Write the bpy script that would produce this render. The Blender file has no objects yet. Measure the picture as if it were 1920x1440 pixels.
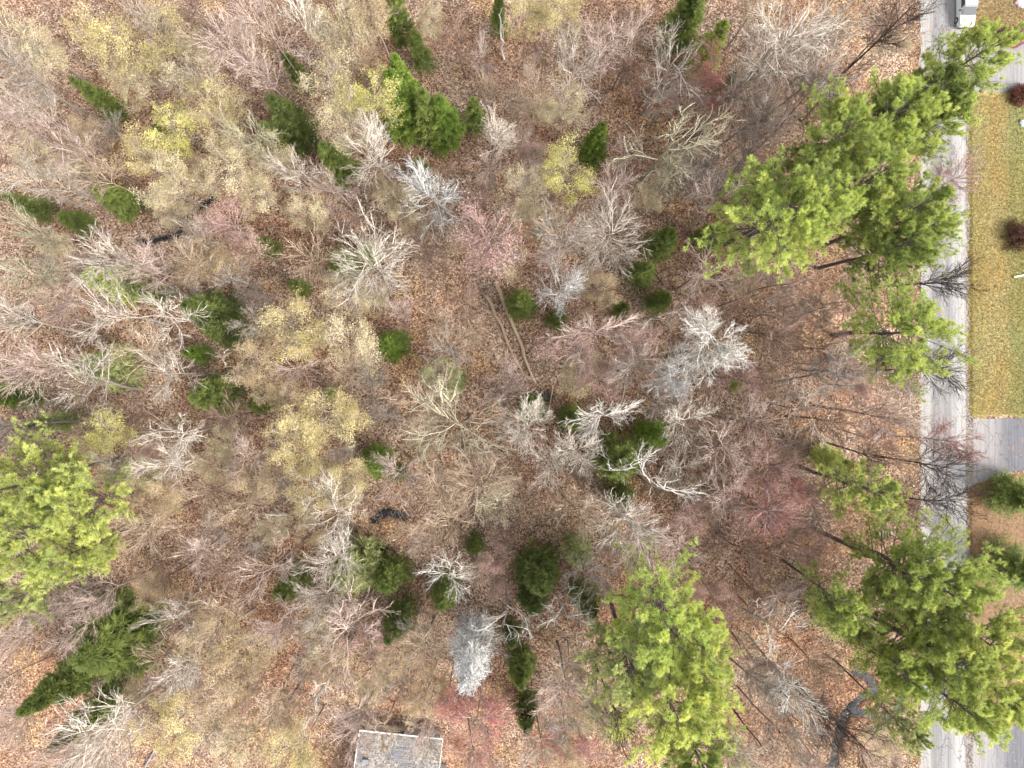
import bpy, math, random
import numpy as np
from mathutils import Vector

# ------------------------------------------------------------------ camera, world, sun, exposure
S = bpy.context.scene
CAMH = 85.0
K = 1.5 * CAMH / 1920.0                      # metres per photograph pixel on the ground
cd = bpy.data.cameras.new('camera'); cam = bpy.data.objects.new('camera', cd)
S.collection.objects.link(cam); cam.location = (0, 0, CAMH); cam.rotation_euler = (0, 0, 0)
cd.lens = 24; cd.sensor_width = 36; cd.clip_end = 9000; cd.clip_start = 0.5
S.camera = cam
SUN_EL, SUN_AZ = math.radians(41), math.radians(120)    # light from the lower right of the picture
W = bpy.data.worlds.new('World'); S.world = W; W.use_nodes = True
nt = W.node_tree; sky = nt.nodes.new('ShaderNodeTexSky'); sky.sky_type = 'NISHITA'; sky.sun_disc = False
sky.sun_elevation = SUN_EL; sky.sun_rotation = SUN_AZ; sky.air_density = 1.0; sky.dust_density = 3.0; sky.ozone_density = 1.0
bg = nt.nodes['Background']; hs = nt.nodes.new('ShaderNodeHueSaturation'); hs.inputs["Saturation"].default_value = .12; nt.links.new(sky.outputs[0], hs.inputs['Color']); nt.links.new(hs.outputs[0], bg.inputs[0]); bg.inputs[1].default_value = 0.15
sd = bpy.data.lights.new('sun', 'SUN'); sd.energy = 1.5; sd.angle = math.radians(18); sd.color = (1.0, 0.90, 0.77)
sun = bpy.data.objects.new('sun', sd); S.collection.objects.link(sun)
dv = Vector((math.sin(SUN_AZ) * math.cos(SUN_EL), math.cos(SUN_AZ) * math.cos(SUN_EL), math.sin(SUN_EL)))
sun.rotation_euler = (-dv).to_track_quat('-Z', 'Y').to_euler()
S.view_settings.view_transform = 'Standard'; S.view_settings.look = 'None'
S.view_settings.gamma = 1; S.view_settings.exposure = 1.62
S.cycles.max_bounces = 4; S.cycles.diffuse_bounces = 2

# ------------------------------------------------------------------ helpers
C = S.collection
rng = np.random.default_rng(7)
PI = math.pi
def at(px, py, z=0.0):
    k = K * (CAMH - z) / CAMH
    return ((px - 960) * k, (720 - py) * k, z)
def mesh(name, V, F, mats, mi=None, smooth=False, tint=None):
    V = np.asarray(V, dtype=np.float32); me = bpy.data.meshes.new(name)
    if isinstance(F, np.ndarray):
        n, k = F.shape
        me.vertices.add(len(V)); me.vertices.foreach_set('co', V.ravel())
        me.loops.add(n * k); me.loops.foreach_set('vertex_index', F.astype(np.int32).ravel())
        me.polygons.add(n); me.polygons.foreach_set('loop_start', np.arange(0, n * k, k, dtype=np.int32))
        me.polygons.foreach_set('loop_total', np.full(n, k, dtype=np.int32))
        if smooth: me.polygons.foreach_set('use_smooth', np.ones(n, dtype=bool))
        me.update(calc_edges=True)
    else:
        me.from_pydata([tuple(map(float, v)) for v in V], [], F)
        if smooth: me.polygons.foreach_set('use_smooth', np.ones(len(me.polygons), dtype=bool))
        me.update()
    for m in (mats if isinstance(mats, (list, tuple)) else [mats]): me.materials.append(m)
    if mi is not None: me.polygons.foreach_set('material_index', np.asarray(mi, dtype=np.int32))
    if tint is not None:
        a = me.attributes.new('tint', 'FLOAT', 'POINT'); a.data.foreach_set('value', np.asarray(tint, dtype=np.float32))
    return me
def link(name, me, parent=None, color=None):
    o = bpy.data.objects.new(name, me); C.objects.link(o)
    if parent: o.parent = parent
    if color: o.color = (*color, 1)
    return o
def tag(o, label=None, cat=None, group=None, kind=None):
    if label: o['label'] = label
    if cat: o['category'] = cat
    if group: o['group'] = group
    if kind: o['kind'] = kind
    return o
def empty(name, loc, rz=0, sc=(1, 1, 1)):
    o = bpy.data.objects.new(name, None); C.objects.link(o); o.location = loc
    o.rotation_euler = (0, 0, rz); o.scale = sc; o.empty_display_size = .3; return o
class MB:                                     # small collector of boxes / prisms
    def __init__(s): s.v = []; s.f = []
    def add(s, v, f):
        b = len(s.v); s.v += [tuple(p) for p in v]; s.f += [[i + b for i in q] for q in f]
    def box(s, x0, x1, y0, y1, z0, z1):
        s.add([(x0,y0,z0),(x1,y0,z0),(x1,y1,z0),(x0,y1,z0),(x0,y0,z1),(x1,y0,z1),(x1,y1,z1),(x0,y1,z1)],
              [(0,3,2,1),(4,5,6,7),(0,1,5,4),(1,2,6,5),(2,3,7,6),(3,0,4,7)])
    def loft(s, rings, cap=True):
        n = len(rings[0]); v = [p for r in rings for p in r]; f = []
        for i in range(len(rings) - 1):
            for j in range(n):
                a = i*n+j; b = i*n+(j+1) % n; f.append((a, b, b+n, a+n))
        if cap: f.append(tuple(range(n))[::-1]); f.append(tuple((len(rings)-1)*n+j for j in range(n)))
        s.add(v, f)
    def mesh(s, name, m, smooth=False): return mesh(name, s.v, s.f, m, smooth=smooth)
    def build(s, name, m, parent=None, smooth=False, bevel=0):
        o = link(name, s.mesh(name, m, smooth), parent)
        if bevel:
            b = o.modifiers.new('bevel', 'BEVEL'); b.width = bevel; b.segments = 2
        return o

# ------------------------------------------------------------------ materials
def newmat(name, rough=.8):
    m = bpy.data.materials.new(name); m.use_nodes = True; t = m.node_tree
    b = t.nodes['Principled BSDF']; b.inputs['Roughness'].default_value = rough
    b.inputs['Specular IOR Level'].default_value = .25
    return m, t, b
def N(t, ty, **kw):
    n = t.nodes.new(ty)
    for k, v in kw.items():
        if k.startswith('i_'): n.inputs[k[2:].replace('_', ' ')].default_value = v
        else: setattr(n, k, v)
    return n
def ramp(t, fac, stops, interp='LINEAR'):
    r = t.nodes.new('ShaderNodeValToRGB'); r.color_ramp.interpolation = interp; e = r.color_ramp.elements
    while len(e) < len(stops): e.new(.5)
    for i, (p, c) in enumerate(stops): e[i].position = p; e[i].color = (*c, 1)
    t.links.new(fac, r.inputs[0]); return r.outputs[0]
def mixc(t, fac, a, b, mode='MIX'):
    n = t.nodes.new('ShaderNodeMix'); n.data_type = 'RGBA'; n.blend_type = mode; n.clamp_factor = True
    for s, v in ((n.inputs[0], fac), (n.inputs[6], a), (n.inputs[7], b)):
        if isinstance(v, (int, float)): s.default_value = v
        elif isinstance(v, tuple): s.default_value = (*v, 1) if len(v) == 3 else v
        else: t.links.new(v, s)
    return n.outputs[2]
def mth(t, op, a, b=None, c=None):
    n = t.nodes.new('ShaderNodeMath'); n.operation = op
    for i, v in enumerate((a, b, c)):
        if v is None: continue
        if isinstance(v, (int, float)): n.inputs[i].default_value = v
        else: t.links.new(v, n.inputs[i])
    return n.outputs[0]
def coords(t, scale=(1, 1, 1)):
    g = t.nodes.new('ShaderNodeNewGeometry'); m = t.nodes.new('ShaderNodeMapping'); m.inputs['Scale'].default_value = scale
    t.links.new(g.outputs['Position'], m.inputs[0]); return m.outputs[0]
def noise(t, vec, scale, detail=4, rough=.6):
    n = N(t, 'ShaderNodeTexNoise', i_Scale=scale, i_Detail=detail, i_Roughness=rough); t.links.new(vec, n.inputs['Vector']); return n.outputs['Fac']
def flat(name, col, rough=.6, metal=0, spec=.3):
    m, t, b = newmat(name, rough); v = coords(t)
    f = noise(t, v, 9, 3); c = mixc(t, f, tuple(x*.82 for x in col), tuple(min(1, x*1.12) for x in col))
    t.links.new(c, b.inputs['Base Color']); b.inputs['Metallic'].default_value = metal; b.inputs['Specular IOR Level'].default_value = spec
    return m

def m_litter():
    m, t, b = newmat('leaf_litter_ground', .9); v = coords(t)
    vo = N(t, 'ShaderNodeTexVoronoi', i_Scale=6.5); vo.feature = 'F1'; t.links.new(v, vo.inputs['Vector'])
    sp = t.nodes.new('ShaderNodeSeparateColor'); t.links.new(vo.outputs['Color'], sp.inputs[0])
    leaf = ramp(t, sp.outputs[0], [(0, (.06,.038,.028)), (.22, (.18,.110,.078)), (.5, (.34,.23,.168)), (.75, (.50,.38,.29)), (1, (.68,.57,.46))])
    big = noise(t, v, .09, 4); big2 = noise(t, coords(t, (1.1, .9, 1)), .16, 5)
    c = mixc(t, ramp(t, big, [(.42, (0,0,0)), (.62, (1,1,1))]), leaf, (.84,.62,.50), 'MULTIPLY')
    gold = mixc(t, 1.0, leaf, (1.1,.98,.66), 'MULTIPLY')
    c = mixc(t, ramp(t, big2, [(.52, (0,0,0)), (.66, (.8,.8,.8))]), c, gold)
    c = mixc(t, ramp(t, noise(t, v, .7, 5), [(.35, (.62,.62,.62)), (.6, (0,0,0))]), c, (.10,.055,.035))
    moss = ramp(t, noise(t, coords(t, (.9, 1.2, 1)), .23, 4), [(.62, (0,0,0)), (.72, (.55,.55,.55))])
    c = mixc(t, moss, c, (.10,.115,.03))
    at_ = N(t, 'ShaderNodeAttribute', attribute_name='mud'); c = mixc(t, at_.outputs['Fac'], c, (.035,.028,.024))
    t.links.new(c, b.inputs['Base Color'])
    bu = N(t, 'ShaderNodeBump', i_Strength=.7, i_Distance=.06); t.links.new(sp.outputs[1], bu.inputs['Height']); t.links.new(bu.outputs[0], b.inputs['Normal'])
    return m
def m_leafcards(name, stops):
    m, t, b = newmat(name, .8); g = t.nodes.new('ShaderNodeNewGeometry')
    c = ramp(t, g.outputs['Random Per Island'], stops)
    c = mixc(t, 1.0, c, ramp(t, noise(t, coords(t), .22, 5, .65), [(.36, (.62,.52,.47)), (.5, (.95,.88,.82)), (.64, (1.12,1.08,.98))]), 'MULTIPLY')
    c = mixc(t, ramp(t, noise(t, coords(t, (1, .9, 1)), .13, 3), [(.55, (0,0,0)), (.68, (1,1,1))]), c, mixc(t, 1.0, c, (1.05,.98,.68), 'MULTIPLY'))
    t.links.new(c, b.inputs['Base Color']); return m
def m_bark():
    m, t, b = newmat('bark', .9); oi = t.nodes.new('ShaderNodeObjectInfo'); v = coords(t, (1, 1, .35))
    f = noise(t, v, 5, 5, .7)
    c = mixc(t, f, mixc(t, 1.0, oi.outputs['Color'], (.55,.52,.50), 'MULTIPLY'), mixc(t, 1.0, oi.outputs['Color'], (1.25,1.25,1.25), 'MULTIPLY'))
    t.links.new(c, b.inputs['Base Color']); return m
def m_twig():
    m, t, b = newmat('twigs', .85); oi = t.nodes.new('ShaderNodeObjectInfo'); g = t.nodes.new('ShaderNodeNewGeometry')
    c = mixc(t, 1.0, oi.outputs['Color'], ramp(t, g.outputs['Random Per Island'], [(0, (.20,.17,.15)), (.45, (.72,.69,.66)), (.8, (1.2,1.2,1.2)), (1, (1.5,1.5,1.5))]), 'MULTIPLY')
    t.links.new(c, b.inputs['Base Color']); return m
def m_leaves(name, lo, hi, trans=.25):
    m, t, b = newmat(name, .6); oi = t.nodes.new('ShaderNodeObjectInfo'); g = t.nodes.new('ShaderNodeNewGeometry')
    a = N(t, 'ShaderNodeAttribute', attribute_name='tint')
    f = mth(t, 'MULTIPLY_ADD', g.outputs['Random Per Island'], .45, mth(t, 'MULTIPLY', a.outputs['Fac'], .6))
    c = mixc(t, 1.0, oi.outputs['Color'], ramp(t, f, [(0, lo), (1, hi)]), 'MULTIPLY')
    t.links.new(c, b.inputs['Base Color'])
    tr = t.nodes.new('ShaderNodeBsdfTranslucent'); t.links.new(c, tr.inputs[0]); mx = t.nodes.new('ShaderNodeMixShader'); mx.inputs[0].default_value = trans
    o = t.nodes['Material Output']; t.links.new(b.outputs[0], mx.inputs[1]); t.links.new(tr.outputs[0], mx.inputs[2]); t.links.new(mx.outputs[0], o.inputs[0])
    return m
def m_asphalt(name, x0, x1, stops, crack=True):
    m, t, b = newmat(name, .85); g = t.nodes.new('ShaderNodeNewGeometry'); s = t.nodes.new('ShaderNodeSeparateXYZ'); t.links.new(g.outputs['Position'], s.inputs[0])
    wob = mth(t, 'MULTIPLY_ADD', noise(t, coords(t, (1, .12, 1)), .8, 4), 1.2, -.6)
    u = mth(t, 'DIVIDE', mth(t, 'SUBTRACT', mth(t, 'ADD', s.outputs[0], wob), x0), x1 - x0)
    c = ramp(t, u, stops)
    st = noise(t, coords(t, (3.2, .06, 1)), 1.6, 5, .7); c = mixc(t, ramp(t, st, [(.4, (0,0,0)), (.65, (.75,.75,.75))]), c, mixc(t, 1.0, c, (.62,.62,.66), 'MULTIPLY'))
    fine = noise(t, coords(t), 7, 5, .8); c = mixc(t, 1.0, c, ramp(t, fine, [(.3, (.72,.72,.73)), (.7, (1.18,1.18,1.17))]), 'MULTIPLY')
    if crack:
        vo = N(t, 'ShaderNodeTexVoronoi', i_Scale=.55); vo.feature = 'DISTANCE_TO_EDGE'
        mp = coords(t, (1, .45, 1)); ad = t.nodes.new('ShaderNodeVectorMath'); ad.operation = 'ADD'
        nz = N(t, 'ShaderNodeTexNoise', i_Scale=1.5, i_Detail=4); t.links.new(mp, nz.inputs['Vector']); t.links.new(mp, ad.inputs[0]); t.links.new(nz.outputs['Color'], ad.inputs[1])
        t.links.new(ad.outputs[0], vo.inputs['Vector'])
        c = mixc(t, ramp(t, vo.outputs['Distance'], [(.006, (.65,.65,.65)), (.02, (0,0,0))]), c, (.07,.07,.08))
    lf = N(t, 'ShaderNodeTexVoronoi', i_Scale=5); t.links.new(coords(t), lf.inputs['Vector']); sp = t.nodes.new('ShaderNodeSeparateColor'); t.links.new(lf.outputs['Color'], sp.inputs[0])
    c = mixc(t, ramp(t, sp.outputs[0], [(.955, (0,0,0)), (.97, (.7,.7,.7))]), c, (.30,.17,.09))
    t.links.new(c, b.inputs['Base Color']); return m
def m_grass(name, stops, bands=None):
    m, t, b = newmat(name, .9); v = coords(t)
    f = noise(t, v, 3.5, 5, .8); c = ramp(t, f, stops)
    big = noise(t, coords(t, (1, .5, 1)), .22, 4)
    c = mixc(t, ramp(t, big, [(.40, (0,0,0)), (.60, (1,1,1))]), c, mixc(t, 1.0, c, (1.0,.87,.74), 'MULTIPLY'))
    if bands:
        g = t.nodes.new('ShaderNodeNewGeometry'); s = t.nodes.new('ShaderNodeSeparateXYZ'); t.links.new(g.outputs['Position'], s.inputs[0])
        wob = mth(t, 'MULTIPLY_ADD', noise(t, v, .35, 3), 2.0, -1.0)
        u = mth(t, 'DIVIDE', mth(t, 'SUBTRACT', mth(t, 'ADD', s.outputs[0], wob), 56), 14)
        c = mixc(t, 1.0, c, ramp(t, u, bands), 'MULTIPLY')
    vo = N(t, 'ShaderNodeTexVoronoi', i_Scale=6); t.links.new(v, vo.inputs['Vector']); sp = t.nodes.new('ShaderNodeSeparateColor'); t.links.new(vo.outputs['Color'], sp.inputs[0])
    c = mixc(t, 1.0, c, ramp(t, sp.outputs[0], [(0, (.7,.7,.7)), (1, (1.3,1.28,1.2))]), 'MULTIPLY')
    t.links.new(c, b.inputs['Base Color']); return m
def m_water():
    m, t, b = newmat('water', .06); b.inputs['Base Color'].default_value = (.016,.018,.022, 1); b.inputs['Specular IOR Level'].default_value = .3
    bu = N(t, 'ShaderNodeBump', i_Strength=.25, i_Distance=.03); t.links.new(noise(t, coords(t), 3, 3), bu.inputs['Height']); t.links.new(bu.outputs[0], b.inputs['Normal']); return m
def m_shingle():
    m, t, b = newmat('shingles', .9)
    tc = t.nodes.new('ShaderNodeTexCoord'); br = N(t, 'ShaderNodeTexBrick', i_Scale=1.0)
    br.inputs['Color1'].default_value = (.12,.125,.14,1); br.inputs['Color2'].default_value = (.24,.245,.27,1); br.inputs['Mortar'].default_value = (.06,.06,.07,1)
    br.inputs['Mortar Size'].default_value = .02; br.inputs['Brick Width'].default_value = .55; br.inputs['Row Height'].default_value = .24
    t.links.new(tc.outputs['Object'], br.inputs['Vector'])
    v = coords(t); vo = N(t, 'ShaderNodeTexVoronoi', i_Scale=6); t.links.new(v, vo.inputs['Vector']); sp = t.nodes.new('ShaderNodeSeparateColor'); t.links.new(vo.outputs['Color'], sp.inputs[0])
    lc = ramp(t, sp.outputs[0], [(0, (.16,.13,.11)), (1, (.46,.41,.35))])
    msk = mth(t, 'MULTIPLY', ramp(t, noise(t, v, .35, 4), [(.34, (.1,.1,.1)), (.52, (1,1,1))]), ramp(t, sp.outputs[1], [(.2, (0,0,0)), (.4, (.9,.9,.9))]))
    t.links.new(mixc(t, msk, br.outputs[0], lc), b.inputs['Base Color']); return m

BARK = m_bark(); TWIG = m_twig()
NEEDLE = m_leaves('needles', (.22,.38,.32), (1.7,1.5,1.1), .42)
LEAF = m_leaves('young_leaf', (.55,.5,.4), (1.35,1.3,1.2), .3)
WATER = m_water()

# ------------------------------------------------------------------ plant geometry (real strands, blades and leaves)
def nrm(a): return a / (np.linalg.norm(a, axis=-1, keepdims=True) + 1e-9)
def strands(pts, rad, sides=3):
    n, k, _ = pts.shape
    T = nrm(np.gradient(pts, axis=1)); ref = np.where(np.abs(T[..., 2:3]) > .9, np.array([1., 0, 0]), np.array([0., 0, 1.]))
    A = nrm(np.cross(T, ref)); B = np.cross(T, A)
    an = np.arange(sides) * 2 * PI / sides
    V = pts[:, :, None, :] + rad[:, :, None, None] * (np.cos(an)[:, None] * A[:, :, None, :] + np.sin(an)[:, None] * B[:, :, None, :])
    idx = np.arange(n * k * sides).reshape(n, k, sides); nx = np.roll(idx, -1, axis=2)
    F = np.stack([idx[:, :-1], nx[:, :-1], nx[:, 1:], idx[:, 1:]], axis=-1).reshape(-1, 4)
    return V.reshape(-1, 3), F
def merge(parts):
    vs, fs, b = [], [], 0
    for v, f in parts: vs.append(v); fs.append(f + b); b += len(v)
    return np.concatenate(vs), np.concatenate(fs)
def grow(r, P, D, L, R, k=5, up=.1, jit=.12, tip=.35):
    n = len(P); pts = np.zeros((n, k, 3)); pts[:, 0] = P; d = nrm(D)
    for i in range(1, k):
        d = nrm(d + np.array([0, 0, up]) + r.normal(0, jit, (n, 3))); pts[:, i] = pts[:, i-1] + d * (L / (k-1))[:, None]
    rad = R[:, None] * np.linspace(1, tip, k)[None, :]
    return pts, rad
def spawn(r, pts, rad, n, t0, t1, a0, a1, lr, ls, flatp=0.0, rr=.6):
    m, k, _ = pts.shape; par = np.repeat(np.arange(m), n); t = np.tile((np.arange(n) + .5) / n, m) + r.uniform(-.5, .5, m*n) / n
    t = np.clip(t0 + (t1 - t0) * t, 0, .999); x = t * (k-1); i = x.astype(int); f = (x - i)[:, None]
    P = pts[par, i] * (1-f) + pts[par, i+1] * f; T = nrm(pts[par, i+1] - pts[par, i])
    q = r.normal(0, 1, (m*n, 3)); q[:, 2] *= (1 - flatp); q = nrm(q - (q * T).sum(1, keepdims=True) * T)
    a = r.uniform(a0, a1, m*n)[:, None]; D = T * np.cos(a) + q * np.sin(a)
    Lp = np.linalg.norm(np.diff(pts, axis=1), axis=2).sum(1)[par]
    L = Lp * lr * (1 - ls * t) * r.uniform(.7, 1.25, m*n)
    return P, D, L, np.maximum((rad[par, i] * rr), .004), t
def blades(r, P, D, n, ln, wd, spread, tint, upb=.2):
    """n narrow leaves from each point P along D"""
    m = len(P); Pn = np.repeat(P, n, 0); Dn = nrm(np.repeat(D, n, 0) + r.normal(0, spread, (m*n, 3)) + np.array([0, 0, upb]))
    l = (ln * r.uniform(.6, 1.2, m*n))[:, None]; w = (wd * r.uniform(.7, 1.2, m*n))[:, None]
    s = nrm(np.cross(Dn, r.normal(0, 1, (m*n, 3)))) * w
    a = Pn + Dn * l * .12; V = np.stack([a - s*.5, a + s*.5, Pn + Dn*l + s*.22, Pn + Dn*l - s*.22], 1).reshape(-1, 3)
    return V, np.arange(m*n*4).reshape(-1, 4), np.repeat(np.repeat(tint, n), 4)
def leaflets(r, P, n, off, size, tint):
    m = len(P); c = np.repeat(P, n, 0) + r.normal(0, off, (m*n, 3)); u = nrm(r.normal(0, 1, (m*n, 3)) * [1, 1, .45]); w = nrm(np.cross(u, r.normal(0, 1, (m*n, 3))))
    s = (size * r.uniform(.5, 1.2, m*n))[:, None]
    V = np.stack([c - u*s*.5, c + w*s*.3, c + u*s*.5, c - w*s*.3], 1).reshape(-1, 3)
    return V, np.arange(m*n*4).reshape(-1, 4), np.repeat(np.repeat(tint, n), 4)

def bare(seed, style, H=17., R=3.6):
    """returns trunk mesh (stem and limbs), crown mesh (twigs), twig tips; crown radius about R, scaled exactly"""
    r = np.random.default_rng(seed)
    cfg = dict(spread=(.66, 15, .60, 1.20, .33, 8, 5, 1, .05, .085), fan=(.64, 20, .35, 1.0, .35, 7, 5, 1, .025, .03),
               star=(.70, 28, .6, 1.35, .28, 7, 5, 1, .04, .035), twisty=(.62, 11, .6, 1.25, .38, 8, 5, 1, .05, .14),
               snag=(.62, 6, .6, 1.15, .36, 4, 4, 2, .06, .22), dense=(.64, 24, .6, 1.3, .30, 9, 8, 2, .05, .16))[style]
    fork, nl, a0, a1, ll, n2, n3, n4, up, jit = cfg
    tp, tr = grow(r, np.zeros((1, 3)), np.array([[0., 0, 1]]), np.array([H * (.9 if style != 'spread' else .82)]), np.array([.17]), 9, .15, .045, .2)
    tp[:, 0, 2] = -.15
    P, D, L, Rr, t = spawn(r, tp, tr, nl, fork * .9, .99, a0, a1, ll, .35, 0, .62 if style == 'snag' else .50)
    lp, lrad = grow(r, P, D, L, Rr, 7, up, jit)
    P, D, L, Rr, _ = spawn(r, lp, lrad, n2, .15, 1, .28, .75, .62, .45, .2, .55)
    bp, brad = grow(r, P, D, L, np.maximum(Rr, .036 if style == 'snag' else .031), 5, up * .7, jit)
    P, D, L, Rr, _ = spawn(r, bp, brad, n3, .15, 1, .28, .70, .62, .4, .1, .6)
    t1, r1 = grow(r, P, D, L, np.maximum(Rr, .018), 4, up * .5, jit)
    P, D, L, Rr, _ = spawn(r, t1, r1, n4, .3, 1, .35, .8, .55, .3, 0, .7)
    t2, r2 = grow(r, P, D, L, np.maximum(Rr, .012), 3, .05, jit)
    c = np.concatenate([t1[:, -1], lp[:, -1]]); cr = np.percentile(np.linalg.norm(c[:, :2], axis=1), 92)
    sc = np.array([R/cr, R/cr, 1.0])
    if style == 'snag': brad = brad * 1.1; lrad = lrad * .9
    tv, tf = strands(tp*sc, tr, 7)
    cv, cf = merge([strands(lp*sc, lrad, 5), strands(bp*sc, brad, 3), strands(t1*sc, r1, 3), strands(t2*sc, r2, 3)])
    tips = np.concatenate([t1[:, -1], t1[:, 2], t2[:, -1]])*sc
    return (tv, tf), (cv, cf), tips, r
def conifer_spruce(seed, H=10., R=1.9, rounded=False, bareonly=False):
    r = np.random.default_rng(seed); tp, tr = grow(r, np.zeros((1, 3)), np.array([[0., 0, 1]]), np.array([H]), np.array([.11 if not bareonly else .16]), 9, .3, .015, .1)
    tp[:, 0, 2] = -.1
    Ps, Ds, Ls = [], [], []; z = H*.10
    while z < H*.985:
        u = z/H; prof = (1-u)**(.55 if rounded else .85) if not bareonly else (1-u)**.42*(.55+.45*math.sin(min(1, u*1.7)*PI*.5))
        nb = int(r.integers(5, 8)) if not bareonly else 13
        for j in range(nb):
            a = r.uniform(0, 2*PI); el = r.uniform(-.22, .12) + .55*u*u + (.35 if bareonly else 0)
            x = z/H*8; i = min(int(x), 7); p = tp[0, i]*(1-(x-i)) + tp[0, i+1]*(x-i)
            Ps.append(p); Ds.append((math.cos(a)*math.cos(el), math.sin(a)*math.cos(el), math.sin(el))); Ls.append(R*prof*(r.uniform(.72, 1.12) if not bareonly else r.uniform(.5, 1.25)))
        z += (.40*H/10 if not bareonly else .24*H/10)
    P, D, L = np.array(Ps), np.array(Ds), np.array(Ls)
    bp, br = grow(r, P, D, L, np.full(len(P), .028), 5, .03, .05)
    tv, tf = strands(tp, tr, 7)
    if bareonly:
        P, D, L, Rr, _ = spawn(r, bp, br, 9, .15, 1, .4, .9, .42, .4, .2); s, sr = grow(r, P, D, L, np.full(len(P), .024), 4, .08, .2)
        P, D, L, Rr, _ = spawn(r, s, sr, 4, .2, 1, .4, .9, .55, .3, .0); s2, sr2 = grow(r, P, D, L, np.full(len(P), .017), 3, .05, .2)
        return (tv, tf), merge([strands(bp, br, 4), strands(s, sr, 3), strands(s2, sr2, 3)])
    tv, tf = merge([(tv, tf), strands(bp, br, 3)])
    P, D, L, Rr, t = spawn(r, bp, br, 11, .08, 1, .55, 1.0, .42, .55, .85)
    sp, sr = grow(r, P, D, np.minimum(L, .7), np.full(len(P), .01), 3, -.02, .08)
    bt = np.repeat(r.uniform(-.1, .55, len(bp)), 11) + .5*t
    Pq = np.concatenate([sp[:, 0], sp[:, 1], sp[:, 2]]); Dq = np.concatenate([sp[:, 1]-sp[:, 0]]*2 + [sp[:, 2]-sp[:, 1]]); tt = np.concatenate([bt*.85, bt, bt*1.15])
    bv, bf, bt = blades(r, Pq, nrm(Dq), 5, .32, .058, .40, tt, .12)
    return (tv, tf), (bv, bf, bt)
def conifer_pine(seed, H=21., R=5.2):
    r = np.random.default_rng(seed); tp, tr = grow(r, np.zeros((1, 3)), np.array([[0., 0, 1]]), np.array([H*.97]), np.array([.30]), 10, .25, .035, .15)
    tp[:, 0, 2] = -.2
    Ps, Ds, Ls, Rr = [], [], [], []; z = H*.52; lob = r.uniform(.72, 1.15, 7)
    while z < H*.97:
        u = (z/H-.52)/.45; prof = (.85+.60*u-1.05*u*u)
        for j in range(int(r.integers(4, 6))):
            a = r.uniform(0, 2*PI); el = r.uniform(-.02, .25) + .55*u
            x = z/(H*.97)*9; i = min(int(x), 8); p = tp[0, i]*(1-(x-i)) + tp[0, i+1]*(x-i)
            Ps.append(p); Ds.append((math.cos(a)*math.cos(el), math.sin(a)*math.cos(el), math.sin(el))); Ls.append(R*prof*lob[int(a/(2*PI)*6.999)]*r.uniform(.65, 1.12)); Rr.append(.075*(1-.6*u))
        z += r.uniform(.60, .85)
    bp, br = grow(r, np.array(Ps), np.array(Ds), np.array(Ls)*1.08, np.array(Rr), 7, .035, .04)
    P, D, L, Q, t = spawn(r, bp, br, 12, .25, 1, .32, .60, .27, .45, .8)
    sp, sr = grow(r, P, D, L*1.15, np.full(len(P), .018), 4, .06, .12)
    tv, tf = merge([strands(tp, tr, 8), strands(bp, br, 4), strands(sp, sr, 3)])
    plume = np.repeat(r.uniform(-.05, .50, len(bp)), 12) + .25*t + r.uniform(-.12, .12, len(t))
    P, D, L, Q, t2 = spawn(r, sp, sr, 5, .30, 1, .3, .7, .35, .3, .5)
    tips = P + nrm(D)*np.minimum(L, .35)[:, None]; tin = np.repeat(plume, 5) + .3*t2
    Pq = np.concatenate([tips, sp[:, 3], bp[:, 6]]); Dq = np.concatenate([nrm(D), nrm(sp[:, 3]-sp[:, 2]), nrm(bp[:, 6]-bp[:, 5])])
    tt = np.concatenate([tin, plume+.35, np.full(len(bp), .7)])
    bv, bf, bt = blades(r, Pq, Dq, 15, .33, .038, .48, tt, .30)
    return (tv, tf), (bv, bf, bt)

LIB = {}
def lib(key):
    if key in LIB: return LIB[key]
    kind, var = key; sd_ = sum(map(ord, kind))*31 + var*7 + 5
    if kind in ('spread', 'fan', 'star', 'twisty', 'snag', 'dense', 'leafy'):
        tr, cr, tips, r = bare(sd_, 'spread' if kind == 'leafy' else kind)
        H0, R0 = 17., 3.6
        out = dict(trunk=mesh('trunk', *tr, BARK), crown=mesh('crown', *cr, TWIG), H=H0, R=R0, leaves=None)
        if kind == 'leafy' or kind == 'star' or kind == 'spread':
            n = len(tips); sel = tips[r.random(n) < (.85 if kind == 'leafy' else .55)]
            # uneven leafing: clumps of twigs leaf earlier than others
            ph = np.sin(sel[:, 0]*1.7+var)*np.sin(sel[:, 1]*1.9+var*2)*np.sin(sel[:, 2]*1.3)
            sel = sel[ph + r.normal(0, .45, len(sel)) > -.35]
            v, f, t = leaflets(r, sel, (8 if var < 4 else 4) if kind == 'leafy' else 2, .24, .145, np.clip(.5+.5*np.sin(sel[:, 0]*1.1+sel[:, 1]*.9), 0, 1))
            out['leaves'] = mesh('young_leaves', v, f, LEAF, tint=t)
    elif kind in ('spruce', 'round'):
        tr, (v, f, t) = conifer_spruce(sd_, rounded=kind == 'round', R=1.9 if kind == 'spruce' else 2.4)
        out = dict(trunk=mesh('trunk', *tr, BARK), crown=mesh('crown', v, f, NEEDLE, tint=t), H=10., R=1.9 if kind == 'spruce' else 2.4, leaves=None)
    elif kind == 'lichen':
        tr, cr = conifer_spruce(sd_, 19, 3.1, bareonly=True)
        out = dict(trunk=mesh('trunk', *tr, BARK), crown=mesh('crown', *cr, TWIG), H=19., R=2.3, leaves=None)
    elif kind == 'pine':
        tr, (v, f, t) = conifer_pine(sd_)
        out = dict(trunk=mesh('trunk', *tr, BARK), crown=mesh('crown', v, f, NEEDLE, tint=t), H=21., R=5.2, leaves=None)
    LIB[key] = out; return out

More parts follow.
